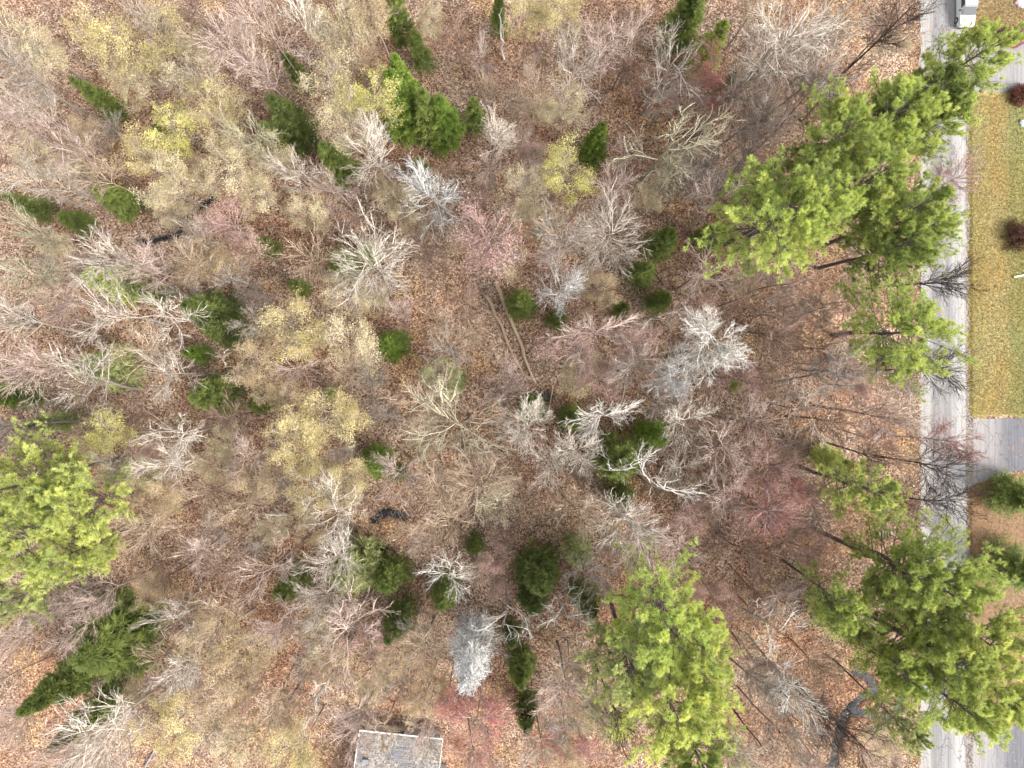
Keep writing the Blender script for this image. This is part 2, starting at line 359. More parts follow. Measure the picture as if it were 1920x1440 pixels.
# colour words and albedos
BC = dict(g=('grey', (.42,.375,.33)), w=('whitish', (.57,.52,.46)), p=('pinkish grey', (.50,.40,.36)), t=('tan', (.46,.365,.27)),
          o=('olive grey', (.42,.40,.29)), d=('dark', (.085,.068,.06)), b=('brownish', (.30,.21,.17)), W=('white', (.66,.64,.60)), s=('silvery grey', (.50,.50,.49)))
LC = dict(y=('yellow', (.60,.54,.29)), c=('cream', (.57,.52,.37)), l=('lime yellow', (.60,.60,.22)), n=('tan gold', (.50,.41,.27)),
          r=('red', (.48,.19,.18)), k=('pink', (.50,.35,.32)), e=('orange red', (.48,.25,.17)), v=('pale green', (.34,.37,.20)))
GC = dict(m=('mid green', (.21,.275,.105)), d=('dark green', (.165,.215,.090)), b=('bright green', (.20,.30,.08)), l=('lime green', (.52,.60,.27)),
          y=('yellow green', (.47,.54,.22)), f=('faded green', (.40,.46,.27)), p=('fresh green', (.40,.49,.19)))

# ------------------------------------------------------------------ ground, water, road, lawns
def seg_d(X, Y, line):
    d = np.full(X.shape, 1e9)
    for (ax, ay), (bx, by) in zip(line[:-1], line[1:]):
        vx, vy = bx-ax, by-ay; t = np.clip(((X-ax)*vx+(Y-ay)*vy)/(vx*vx+vy*vy+1e-9), 0, 1); d = np.minimum(d, np.hypot(X-ax-t*vx, Y-ay-t*vy))
    return d
def W2(pts): return [at(x, y)[:2] for x, y in pts]
WATERS = [('creek', W2([(1556,1470),(1566,1410),(1576,1368),(1588,1336),(1612,1312),(1645,1296),(1628,1270),(1606,1262)]), .42),
          ('creek', W2([(1590,1334),(1640,1342),(1672,1346),(1690,1322),(1686,1288)]), .45),
          ('woodland_pool', W2([(700,976),(720,960),(752,968)]), .48),
          ('woodland_pool', W2([(628,1058),(664,1036),(712,1030)]), .65),
          ('woodland_pool', W2([(990,748),(1024,742)]), .55),
          ('woodland_pool', W2([(46,596),(62,604)]), .5),
          ('ditch_water', W2([(258,452),(280,452),(330,440),(352,408),(400,368)]), .30)]
ax = np.concatenate([-np.geomspace(4000, 76, 26)[:-1], np.arange(-76, 76.01, .4), np.geomspace(76, 4000, 26)[1:]])
ay = np.concatenate([-np.geomspace(4000, 60, 26)[:-1], np.arange(-60, 60.01, .4), np.geomspace(60, 4000, 26)[1:]])
X, Y = np.meshgrid(ax, ay)
def hummock(X, Y):
    return .05*np.sin(X*.9+1.3*np.sin(Y*.5))*np.cos(Y*.8+.7*np.sin(X*.37)) + .04*np.sin(X*2.1+Y*1.3)*np.sin(Y*1.7-X*.6)
fade = np.clip((48.5 - X)/3, 0, 1) * (np.abs(X) < 76) * (np.abs(Y) < 60)
Z = hummock(X, Y) * fade; MUD = np.zeros_like(Z)
for nm, line, w in WATERS:
    d = seg_d(X, Y, line) + .38*w*np.sin(X*3.1+1.7*np.sin(Y*2.2))*np.cos(Y*3.7+X) + .12*w*np.sin(X*7)*np.sin(Y*6)
    Z -= .55*np.clip(1.5 - d/w, 0, 1)*np.exp(-(d/w/1.3)**4); MUD = np.maximum(MUD, np.clip(1.6 - d/w*.75, 0, 1)*.85)
GV = np.stack([X, Y, Z], -1).reshape(-1, 3); ny, nx = X.shape; I = np.arange(nx*ny).reshape(ny, nx)
GF = np.stack([I[:-1, :-1], I[:-1, 1:], I[1:, 1:], I[1:, :-1]], -1).reshape(-1, 4)
gm = mesh('ground', GV, GF, m_litter(), smooth=True); a = gm.attributes.new('mud', 'FLOAT', 'POINT'); a.data.foreach_set('value', MUD.astype(np.float32).ravel())
tag(link('ground', gm), kind='structure')
def ribbon(line, w, z, wob=0.0, step=1.0, seed=1):
    r = np.random.default_rng(seed); pts = []
    for (ax_, ay_), (bx, by) in zip(line[:-1], line[1:]):
        n = max(1, int(math.hypot(bx-ax_, by-ay_)/step)); pts += [(ax_+(bx-ax_)*i/n, ay_+(by-ay_)*i/n) for i in range(n)]
    pts.append(line[-1]); pts = np.array(pts); T = nrm(np.gradient(pts, axis=0)); Nn = np.stack([-T[:, 1], T[:, 0]], 1)
    l = pts + Nn*(w + wob*r.uniform(-1, 1, len(pts)))[:, None]; q = pts - Nn*(w + wob*r.uniform(-1, 1, len(pts)))[:, None]
    V = np.concatenate([np.c_[l, np.full(len(l), z)], np.c_[q, np.full(len(q), z)]]); n = len(l); i = np.arange(n-1)
    return V, np.stack([i, i+n, i+n+1, i+1], 1)
for nm, line, w in WATERS:
    (x0, y0), (x1, y1) = line[0], line[-1]; L0 = [(x0-(line[1][0]-x0)*.1, y0-(line[1][1]-y0)*.1)] + list(line[1:])
    cx, cy = np.mean([p[0] for p in line]), np.mean([p[1] for p in line])
    # one flat sheet a little wider than the hollow it lies in
    pts = np.array(line); n = 40; an = np.arange(n)*2*PI/n
    if nm == 'woodland_pool' or True:
        v = []; f = []
        lo = np.array(line).min(0) - w*1.5; hi = np.array(line).max(0) + w*1.5
        gx = np.arange(lo[0], hi[0]+.25, .25); gy = np.arange(lo[1], hi[1]+.25, .25); XX, YY = np.meshgrid(gx, gy); dd = seg_d(XX, YY, line)
        ids = np.arange(XX.size).reshape(XX.shape); q = np.stack([ids[:-1, :-1], ids[:-1, 1:], ids[1:, 1:], ids[1:, :-1]], -1).reshape(-1, 4)
        keep = (dd.ravel()[q] < w*1.35).all(1); zoff = -.215 - .004*WATERS.index((nm, line, w))
        tag(link(nm, mesh(nm, np.c_[XX.ravel(), YY.ravel(), np.full(XX.size, zoff)], q[keep], WATER)), kind='structure')
def sheet(name, poly, z, mat, jit=0.0, step=.6, seed=3):
    """one flat sheet from an outline in metres, edge a little ragged, slight thickness hidden in the ground"""
    r = np.random.default_rng(seed); out = []
    for (a0, b0), (a1, b1) in zip(poly, poly[1:]+poly[:1]):
        n = max(1, int(math.hypot(a1-a0, b1-b0)/step))
        for i in range(n): out.append((a0+(a1-a0)*i/n + r.uniform(-jit, jit), b0+(b1-b0)*i/n + r.uniform(-jit, jit), z))
    return tag(link(name, mesh(name, out, [list(range(len(out)))], mat)), kind='structure')
xl, xr = at(1722, 0)[0], at(1813, 0)[0]
shoulder = m_grass('dry_verge', [(.3, (.10,.065,.045)), (.5, (.18,.125,.085)), (.7, (.32,.25,.17))])

lawn = m_grass('lawn_grass', [(.3, (.115,.115,.045)), (.5, (.20,.190,.085)), (.7, (.33,.305,.17))], [(.02, (1.1,1.0,.8)), (.12, (1.1,1.04,.95)), (.28, (1.22,1.05,1.0)), (.38, (1.15,1.02,.98)), (.44, (.9,.92,.8)), (.6, (.85,.92,.75)), (1, (.9,.95,.75))])
sheet('lawn', [(56.4, -3.6), (57.6, -4.1), (90, -4.1), (90, 36.5), (56.2, 36.5)], .008, lawn, .28, .7, 5)
drygrass = m_grass('dry_grass', [(.3, (.12,.085,.04)), (.5, (.22,.165,.085)), (.7, (.35,.28,.16))])
sheet('dry_lawn', [(56.2, 42.5), (90, 42.5), (90, 120), (56.2, 120)], .012, drygrass, .12, .8, 6)
soil = m_grass('bare_soil', [(.3, (.11,.07,.045)), (.5, (.18,.12,.075)), (.7, (.28,.20,.13))])
sheet('soil_bed', [(56.5, -11.3), (90, -11.3), (90, -44.5), (56.5, -44.5)], .016, soil, .15, .8, 7)
drive = m_asphalt('driveway_asphalt', 56, 70, [(0, (.34,.315,.30)), (.25, (.27,.26,.265)), (.42, (.145,.147,.165)), (1, (.155,.157,.175))])
sheet('driveway', [(56.2, -3.2), (57.4, -4.3), (66, -4.2), (90, -4.2), (90, -10.7), (62, -10.9), (59, -11.9), (56.2, -13.2)], .020, drive, .10, .6, 8)
grav = m_asphalt('gravel', 56, 70, [(0, (.28,.265,.26)), (1, (.26,.26,.27))], False)
sheet('driveway', [(56.2, 42.6), (90, 42.6), (90, 36.3), (56.2, 36.3)], .024, grav, .15, .6, 9)
sheet('driveway', [(56.4, -44.0), (58.5, -42.8), (90, -41.5), (90, -60), (56.4, -60)], .028, drive, .1, .6, 10)
roadm = m_asphalt('road_asphalt', xl, xr, [(0, (.36,.32,.295)), (.05, (.35,.335,.315)), (.22, (.33,.32,.31)), (.30, (.205,.20,.205)), (.42, (.225,.22,.225)), (.52, (.29,.285,.28)), (.62, (.215,.21,.215)), (.74, (.33,.325,.32)), (.92, (.38,.37,.36)), (1, (.33,.30,.28))])
sheet('road', [(xl+.35, -900), (xr+.15, -900), (xr+.15, 900), (xl, 900)], .032, roadm, .22, .45, 11)

# ------------------------------------------------------------------ stuff: fallen leaves, undergrowth, grass
def scatter(n, x0, x1, y0, y1): return np.c_[rng.uniform(x0, x1, n), rng.uniform(y0, y1, n)]
p = scatter(440000, -68, 52.2, -52, 52); cl = np.sin(p[:, 0]*.5+1.2*np.sin(p[:, 1]*.33))*np.cos(p[:, 1]*.45+np.sin(p[:, 0]*.4)); p = p[(rng.random(len(p)) < .62+.35*cl) & (p[:, 0] < 50.35 + rng.exponential(.45, len(p)))]
zz = hummock(p[:, 0], p[:, 1])*np.clip((48.5-p[:, 0])/3, 0, 1)
wd = np.full(len(p), 9.)
for nm, line, w in WATERS: wd = np.minimum(wd, seg_d(p[:, 0], p[:, 1], line)/w)
ok = (wd > 1.5) | (rng.random(len(p)) < (wd-.1)*.75); P3 = np.c_[p, np.where(wd > 1.5, zz+.06, -.195)][ok]
v, f, t = leaflets(rng, P3, 1, .01, .18, np.zeros(len(P3)))
tag(link('fallen_leaves', mesh('fallen_leaves', v, f, m_leafcards('dead_leaf', [(0, (.07,.040,.027)), (.3, (.25,.150,.102)), (.6, (.47,.345,.26)), (.82, (.73,.61,.49)), (1, (.87,.79,.66))]))), kind='stuff')
p = np.concatenate([scatter(42000, -68, 50.2, -52, 52), scatter(9000, 22, 50.2, -52, 52)]); cl = np.sin(p[:, 0]*.21+2*np.sin(p[:, 1]*.13))*np.cos(p[:, 1]*.27+1.5*np.sin(p[:, 0]*.11)); p = p[rng.random(len(p)) < .45+.5*cl]
n = len(p); P3 = np.c_[p, np.zeros(n)]; D = nrm(rng.normal(0, .45, (n, 3)) + [0, 0, 1]); L = rng.uniform(.5, 2.4, n)
sp_, sr_ = grow(rng, P3, D, L, np.full(n, .018), 4, .02, .15); Pb, Db, Lb, Rb, _ = spawn(rng, sp_, sr_, 4, .2, 1, .4, 1.0, .5, .3); s2, sr2 = grow(rng, Pb, Db, Lb, np.full(len(Pb), .014), 3, .05, .2)
v, f = merge([strands(sp_, sr_), strands(s2, sr2)])
tag(link('undergrowth', mesh('undergrowth', v, f, m_leafcards('brush_stem', [(0, (.16,.11,.09)), (.5, (.42,.34,.28)), (1, (.72,.65,.56))]))), kind='stuff')
def grass(name, n, x0, x1, y0, y1, stops, ln=.10):
    p = scatter(n, x0, x1, y0, y1); P3 = np.c_[p, np.full(n, .01)]
    v, f, t = blades(rng, P3, np.tile([0., 0, 1], (n, 1)), 2, ln, .035, .6, np.zeros(n), .1)
    tag(link(name, mesh(name, v, f, m_leafcards(name+'_blades', stops))), kind='stuff')
grass('grass', 42000, 57.0, 68, -3.8, 36, [(0, (.11,.115,.045)), (.5, (.235,.23,.11)), (1, (.44,.41,.26))])
grass('dry_grass', 14000, 56.8, 68, 43, 52, [(0, (.13,.09,.04)), (.5, (.27,.20,.10)), (1, (.46,.37,.22))])
grass('verge_grass', 9000, 49.3, 50.9, -50, 50, [(0, (.11,.09,.04)), (.5, (.26,.21,.11)), (1, (.46,.38,.24))], .16)
grass('verge_grass', 9000, 56.5, 57.4, -50, 50, [(0, (.13,.10,.05)), (.5, (.30,.23,.12)), (1, (.50,.42,.27))], .14)

# ------------------------------------------------------------------ trees
# kind(B bare, Y/R leafing, S spruce, F round fir, P pine)  colour  crown centre x y  crown radius (photo px)  height m  [variant style]
T = """
B g 30 130 50 17
B w 60 210 42 17 twisty
B p 25 235 45 18
B p 130 275 48 17 twisty
B t 180 322 45 15
B g 95 335 48 16
B w 15 330 40 18
B g 385 155 40 15 twisty
B p 452 75 58 19 fan
B p 330 158 42 14
B g 270 40 45 17
B b 390 30 40 16
B o 20 50 42 17
B p 500 60 52 19 twisty
B w 560 55 52 19 twisty
B p 500 135 48 17 fan
B t 700 95 45 15
B p 745 175 34 13
B w 712 298 56 17 star
B o 468 262 50 17 twisty
B w 545 325 45 16 twisty
B w 912 248 48 16 fan
B s 830 362 64 17 star
B b 860 60 40 14
B t 1000 180 36 13
B g 1072 125 66 18 twisty
B p 1152 85 52 18 fan
B g 1250 120 62 17 twisty
B p 1200 48 45 17
B g 1375 165 54 18 fan
B w 1462 70 78 20 fan
B w 1530 120 72 19 fan
B g 1405 205 50 17 fan
B w 1590 45 55 18 spread
B o 1245 262 84 20 twisty
B g 1330 300 56 17 spread
B p 1165 345 50 15 fan
B g 1390 305 50 16 spread
B p 1445 255 52 17 fan
B p 1510 195 56 17 spread
B b 1600 140 44 16 spread
B p 1345 385 54 18 twisty
B p 1290 330 40 14
B b 1660 60 44 15
B w 205 468 60 18 fan
B p 275 500 46 17 fan
B g 345 425 48 14 spread
B o 25 500 58 18 spread
B o 75 455 46 16
B w 22 612 62 20 fan
B w 185 585 54 18 twisty
B p 105 560 46 15
B w 312 592 66 18 twisty
B t 262 655 54 17 twisty
B w 305 702 50 16 twisty
B w 425 688 32 15 snag
B p 62 672 62 19 fan
B t 360 500 44 13
B g 470 590 44 14 spread
B w 690 402 48 17 snag
B w 698 492 74 18 star
B t 578 492 50 14 spread
B t 560 585 42 13
B t 800 590 48 14
B g 848 648 46 13
B p 545 690 44 14
B t 470 460 40 13
B p 735 590 36 12
B g 1055 440 62 17 fan
B g 1142 448 66 18 star
B s 1052 562 52 17 star
B p 1135 625 78 17 spread
B g 1190 690 54 15 fan
B p 1320 512 58 16 spread
B w 1225 592 42 15 snag
B s 1278 694 52 15 dense
B W 1350 628 72 17 dense
B b 1400 555 48 14
B b 1452 605 54 15
B p 1478 520 48 15 spread
B t 1545 585 46 14
B g 1010 350 40 13
B p 1040 500 44 13
B b 880 560 40 13
B p 960 700 44 13
B b 1420 690 50 14
B g 1548 715 60 17 fan
B p 1602 690 50 16 fan
B g 1500 760 56 17 twisty
B p 1640 770 58 17 fan
B b 1560 790 52 16 spread
B g 1680 700 48 16 fan
B d 1762 507 52 17 fan
B d 1765 692 50 16 fan
B d 1765 880 50 17 fan
B d 1772 965 54 17 fan
B d 1748 390 44 16 fan
B b 1655 850 50 16 fan
B b 1690 930 50 16 fan
B g 130 732 82 18 spread
B g 30 800 58 17 spread
B w 322 808 58 17 twisty
B w 310 872 50 16 twisty
B t 375 920 54 14 spread
B t 440 950 56 15 spread
B g 195 885 40 15 spread
B p 460 850 50 14
B t 260 980 56 15 fan
B p 345 1040 50 14
B t 790 775 70 16 spread
B o 865 790 86 18 twisty
B p 742 885 56 16 spread
B t 800 905 60 16 fan
B t 900 895 66 17 fan
B w 640 965 60 17 twisty
B w 592 925 48 17 twisty
B w 530 970 34 15 snag
B t 845 1000 58 16 spread
B w 612 1065 58 17 fan
B p 505 1062 50 16 twisty
B W 838 1082 46 15 twisty
B o 940 965 54 15 spread
B p 935 740 46 14
B b 420 780 46 13
B t 750 1010 44 14
B b 440 1050 44 13
B w 1002 802 58 17 dense
B w 1040 852 48 16 fan
B w 1092 862 52 17 fan
B W 1148 782 62 17 spread
B w 1285 815 60 17 spread
B p 1365 850 58 16 spread
B t 1062 955 62 17 spread
B w 1152 955 72 18 fan
B W 1245 925 72 18 snag
B W 1190 880 54 17 snag
B p 1205 1015 62 17 fan
B g 1280 900 50 15 spread
B p 1382 948 60 16 spread
B p 1300 1042 60 16 spread
B g 1100 1068 50 15 twisty
B b 1330 760 46 14
B g 1240 740 42 14
B p 1410 790 48 15 fan
B b 1400 1040 54 14
B b 1480 1010 48 14
B w 350 1262 42 16 star
B p 30 1195 54 18 fan
B w 62 1150 38 14 twisty
B p 130 1180 42 15
B w 205 1372 78 20 fan
B p 130 1405 56 19 fan
B p 30 1350 38 15
B g 330 1165 52 15 twisty
B p 200 1110 50 13
B t 290 1230 42 12
B t 420 1150 52 14
B p 655 1170 76 18 twisty
B g 625 1130 52 16 fan
B p 530 1160 52 16 spread
B W 602 1290 46 19 snag
B t 700 1260 50 14
B t 790 1230 54 15
B p 690 1340 46 14
B t 505 1300 48 13
B g 560 1190 44 14
B W 945 1160 50 16 snag
B W 1042 1150 60 17 snag
B p 1060 1290 58 16 fan
B g 1005 1400 46 16
B W 1440 1195 66 19 snag
B g 1412 1300 52 17 fan
B w 1372 1425 52 18 fan
B W 1505 1300 66 20 fan
B g 1460 1390 44 16
B p 1530 1400 46 15
B p 1130 1110 40 13
B p 1480 1120 50 15
B b 1420 1100 42 14
B g 1060 1380 42 15
B d 1600 1395 60 19 twisty
B d 1545 1350 50 17 fan
B d 1150 1360 34 20 fan
B g 770 1180 34 12
B t 715 1385 40 11
B g 790 1400 34 10
B p 640 1385 44 13
B p 800 1345 40 12
B d 1690 35 58 20 twisty
B g 940 420 36 13
B p 620 350 42 14
B b 1110 520 40 12
B t 640 700 42 13
Y c 60 80 45 14
Y y 190 72 58 16
Y y 300 82 66 16
Y c 238 152 48 14
Y c 362 110 56 16
Y l 322 228 52 15
Y y 268 292 46 15
Y y 405 222 56 16
Y c 425 305 56 16
Y c 60 290 38 14
Y c 312 345 54 16
Y c 620 40 58 16
Y n 700 25 46 15
Y c 652 85 56 16
Y c 615 150 58 17
Y l 690 180 56 17
Y c 640 222 50 16
Y y 985 28 48 16
Y y 1055 20 56 17
Y c 1050 200 46 13
Y l 1052 318 54 15
Y c 985 365 50 14
Y c 480 355 46 14
Y c 565 400 42 13
Y c 655 545 46 14
Y y 560 622 66 15
Y c 640 640 58 15
Y v 840 710 44 13
Y n 480 690 50 13
Y l 192 820 52 15
Y y 628 775 66 15
Y y 556 835 56 15
Y y 580 905 58 15
Y y 650 895 44 14
Y n 500 900 46 13
Y n 300 930 48 13
Y v 240 900 46 14
Y y 325 1365 58 15
Y n 410 1330 56 14
Y y 555 1415 60 14
Y n 405 1205 66 14
Y n 480 1230 50 13
Y c 455 1400 46 14
Y n 800 1310 46 13
Y n 740 1240 40 12
Y n 520 740 46 13
Y c 520 290 40 14
Y n 400 480 42 12
Y n 180 1000 44 12
Y n 1040 1420 40 12
Y c 960 480 34 12
Y n 1130 540 40 11
Y n 620 1250 44 12
Y n 1650 1390 46 8
Y v 1130 1350 40 14
R k 425 430 60 15
R r 1330 140 40 14
R r 1345 195 34 12
R k 920 470 78 18 star
R k 1070 640 50 14
R k 1130 700 48 13
R k 1180 640 46 14
R k 1460 870 56 15
R r 1478 905 36 14
R r 1450 960 58 15 star
R k 1400 900 44 14
R k 1390 700 42 13
R r 1765 830 42 16 star
R k 1785 340 42 15 star
R r 905 1335 60 15
R r 865 1320 42 13
R e 870 1412 48 10
R r 1055 1405 44 12
R e 570 1345 34 10
R k 700 1200 44 13
R k 1340 1110 44 13
R k 1530 930 44 14
R k 260 860 36 13
R k 1310 980 44 13
S m 190 188 26 10
S m 225 375 34 9
S b 760 168 38 15
S b 752 200 44 15
S m 805 220 38 13
S b 832 225 40 12
S d 545 230 44 12
S m 632 305 36 11
S b 1116 268 28 11
S d 515 262 34 8
S m 1280 40 42 14
S d 1010 1075 44 13
S m 978 1252 32 9
S d 985 1335 28 9
S d 745 1165 32 12
S m 208 1208 78 10
S m 130 1275 42 14
S d 180 1338 38 14
S l 1560 862 26 8
S d 395 585 44 12
S m 740 15 26 18
S d 1000 1125 32 9
F m 140 415 26 6
F d 320 262 26 8
F m 555 135 22 9
F m 790 95 24 9
F m 790 320 20 7
F m 890 215 24 9
F p 1330 92 32 12
F m 935 30 20 8
F m 55 385 26 8
F p 212 525 42 11
F m 275 548 26 9
F d 420 620 34 10
F b 370 665 22 6
F f 200 690 46 11
F b 18 740 30 11
F m 645 490 32 8
F m 560 538 20 6
F m 500 460 20 7
F f 690 470 24 8
F b 735 648 34 9
F m 978 567 32 9
F m 1045 598 22 6
F m 1242 455 34 10
F m 1205 512 30 8
F m 1236 566 26 8
F m 1165 580 18 6
F m 1330 440 26 9
F m 400 740 42 10
F m 490 755 24 7
F b 702 868 34 8
F b 745 890 18 7
F m 890 1022 22 6
F f 665 1068 56 11
F m 732 1085 40 9
F m 830 1115 34 9
F m 545 1098 34 9
F b 998 765 30 8
F m 1075 785 30 9
F m 1160 862 52 12
F b 1228 818 38 10
F f 1085 1035 32 8
F m 1100 1125 32 10
F y 1385 725 13 4
F d 1165 930 30 9
F f 1590 1170 48 10
F m 850 710 26 7
F f 620 740 16 5
F d 1360 160 18 7
F f 100 790 24 9
F d 960 1190 22 7
F m 1905 930 44 6
F m 1905 1065 50 7
P p 1800 128 66 20
P m 1722 195 70 21
P p 1638 225 76 22
P p 1560 285 70 22
P p 1430 400 86 22
P p 1520 370 70 23
P p 1610 345 74 22
P p 1690 395 76 22
P m 1660 455 60 20
P p 1720 450 52 18
P p 1745 240 48 19
P p 1698 608 78 20
P l 1614 908 56 19
P l 62 890 72 22
P l 132 955 68 21
P l 36 1030 72 21
P l 150 1030 50 19
P p 1255 1140 84 22
P f 1185 1215 74 20
P y 1300 1225 62 20
P y 1268 1330 82 22
P p 1300 1400 62 19
P p 1690 1070 74 22
P p 1575 1120 42 19
P p 1775 1100 76 22
P y 1838 1190 80 23
P p 1740 1235 72 22
P y 1850 1290 74 22
P p 1780 1320 66 21
P p 1680 1260 50 20
P f 30 1130 38 19
P f 1690 1345 34 19
"""
LAND = [('dark lower left spruces', 180, 1270), ('lime left edge pines', 90, 960), ('bright green round fir', 735, 648), ('lichen white cone tree', 885, 1215),
        ('grey shingled roof', 745, 1400), ('white lacy crown', 1350, 628), ('pine cluster by the road', 1600, 340), ('lone road edge pine', 1698, 608), ('small yellow green pine', 1612, 918),
        ('big lower road pines', 1770, 1190), ('lower middle pines', 1265, 1240), ('two long fallen logs', 965, 620), ('brightest yellow tree', 1052, 318), ('clump of pointed spruces', 780, 195),
        ('pink radial tree', 920, 470), ('white radial tree', 712, 298), ('narrow upper left spruce', 190, 188), ('dark winding ditch', 320, 430), ('dark pool', 725, 963), ('little blue pool', 1010, 745),
        ('dark spruce at mid left', 395, 585), ('red budding top tree', 1330, 140), ('white pickup', 1815, 20), ('forked white birch', 1245, 925), ('pair of white birches', 995, 1155), ('dark creek bend', 1640, 1320),
        ('asphalt driveway', 1880, 830), ('patched fir clump', 1160, 862)]
MANUAL = {('B',1350,628): 'dense white lacy crowned tree spreading over brown litter left of the road pines', ('F',735,648): 'bright green round young fir standing alone in the middle clearing',
          ('R',920,470): 'pink starry bare tree radiating fine twigs above the two long fallen logs', ('B',712,298): 'white starry bare tree with its crown fanned beside a green spruce',
          ('Y',1052,318): 'brightest yellow budding tree just below the small pointed spruce', ('S',1116,268): 'small pointed green spruce just above the brightest yellow tree',
          ('B',1245,925): 'forked white birch with long crooked limbs over brown litter', ('S',190,188): 'narrow green spruce alone among cream trees in the upper left',
          ('P',1698,608): 'lone green pine overhanging the left side of the road', ('P',1612,918): 'small yellow green pine left of the road opposite the driveway',
          ('S',130,1275): 'long pointed green spruce leaning to the lower left corner, upper of a pair', ('S',180,1338): 'long dark spruce leaning to the lower left corner, lower of a pair',
          ('S',210,1205): 'broad green spruce at the head of the lower left pair', ('B',1052,562): 'silvery starry bare tree right of the round fir beside the fallen logs',
          ('B',1225,592): 'small white snag above the dark mossy log, left of the lacy crown', ('R',1330,140): 'red budding tree showing its colour near the top of the wood', ('B',838,1082): 'small bright white bare tree above the lichen white cone tree',
          ('S',395,585): 'dark green spruce at mid left between pale twiggy crowns', ('B',945,1160): 'white birch with hooked limbs, left of a pair', ('B',1042,1150): 'white birch with long drooping limbs, right of a pair',
          ('P',1800,128): 'green pine spreading over the road just below the white pickup', ('R',1765,830): 'dark red budding tree hanging over the pale road',
          ('F',1905,930): 'round green cedar on bare soil below the asphalt driveway, upper of two', ('F',1905,1065): 'round green cedar on bare soil by the right edge, lower of two',
          ('R',870,1412): 'orange red bush beside the right corner of the shingled roof'}
def direction(dx, dy):
    a = (math.degrees(math.atan2(-dy, dx)) + 360) % 360
    return ['right of', 'upper right of', 'above', 'upper left of', 'left of', 'lower left of', 'below', 'lower right of'][int((a + 22.5) // 45) % 8]
GRP = dict(B='bare trees of the wood', Y='yellow and cream budding trees', R='red and pink budding trees', S='pointed spruces in the wood', F='round firs and evergreen shrubs', P='tall pines')
NAME = dict(B='bare_tree', Y='budding_tree', R='red_budding_tree', S='spruce_tree', F='fir_tree', P='pine_tree')
rnd = random.Random(11)
specs = []
for ln in T.strip().splitlines():
    q = ln.split(); specs.append((q[0], q[1], float(q[2]), float(q[3]), float(q[4]), float(q[5]), q[6] if len(q) > 6 else None))
# the low young trees between them, in every gap of the canopy
for i in range(6000):
    if len(specs) >= 538: break
    x, y = rnd.uniform(10, 1705), rnd.uniform(8, 1432)
    if 640 < x < 860 and y > 1325: continue
    if (x-965)**2+(y-640)**2 < 75**2 or (x-725)**2+(y-965)**2 < 60**2: continue
    if any((x-s[2])**2 + (y-s[3])**2 < ((26 + s[4]) if s[0] in 'SFP' else (17 + s[4]*.30))**2 for s in specs): continue
    if any(abs(seg_d(np.array([at(x, y)[0]]), np.array([at(x, y)[1]]), l)[0]) < 2 for _, l, _ in WATERS): continue
    kd = rnd.choices(['B', 'B', 'Y', 'R'], [5, 4, 4 if x < 900 else 1, 1 if x < 900 else 3])[0]
    col = dict(B=rnd.choice('tpgb'), Y=rnd.choice('cn'), R='k')[kd]
    specs.append((kd, col, x, y, rnd.uniform(26, 42), rnd.uniform(7, 12), None))
info = []
for s in specs:
    kd, col, x, y, r, h, st = s
    cw = (BC if kd == 'B' else LC if kd in 'YR' else GC)[col][0]
    size = {'B': ('slim', 'wide'), 'Y': ('slim', 'wide'), 'R': ('slim', 'wide'), 'S': ('small', 'tall'), 'F': ('small', 'broad'), 'P': ('smaller', 'large')}[kd][0 if r < dict(B=50, Y=52, R=48, S=36, F=30, P=70)[kd] else 1]
    noun = {'B': 'bare tree', 'Y': 'budding tree', 'R': 'budding tree', 'S': 'pointed spruce', 'F': 'round evergreen', 'P': 'plumed pine'}[kd]
    if kd == 'B' and st in ('snag',): noun = 'few limbed snag'
    elif kd == 'B' and st == 'fan': noun = 'fan twigged tree'
    elif kd == 'B' and st == 'dense': noun = 'dense lacy tree'
    elif kd == 'B' and st == 'twisty': noun = 'crooked bare tree'
    elif kd == 'B' and st == 'star': noun = 'star shaped bare tree'
    L = min(LAND, key=lambda l: (l[1]-x)**2 + (l[2]-y)**2 if (l[1]-x)**2 + (l[2]-y)**2 > 400 else 1e9)
    info.append([size+' '+cw+' '+noun, direction(x-L[1], y-L[2]), L[0], math.hypot(x-L[1], y-L[2])])
from collections import defaultdict
byk = defaultdict(list)
for i, v_ in enumerate(info): byk[tuple(v_[:3])].append(i)
labels = {}
for k_, ids in byk.items():
    ids.sort(key=lambda i: info[i][3])
    for n_, i in enumerate(ids):
        o_ = '' if len(ids) == 1 else ', ' + ['nearest', 'second nearest', 'third nearest', 'fourth nearest', 'fifth nearest', 'sixth nearest', 'seventh nearest', 'eighth nearest', 'ninth nearest', 'tenth nearest', 'eleventh nearest', 'twelfth nearest'][min(n_, 11)]
        labels[i] = f'{k_[0]}{o_} {k_[1]} the {k_[2]}'
HC = dict(B=.80, Y=.80, R=.80, S=.45, F=.5, P=.78)
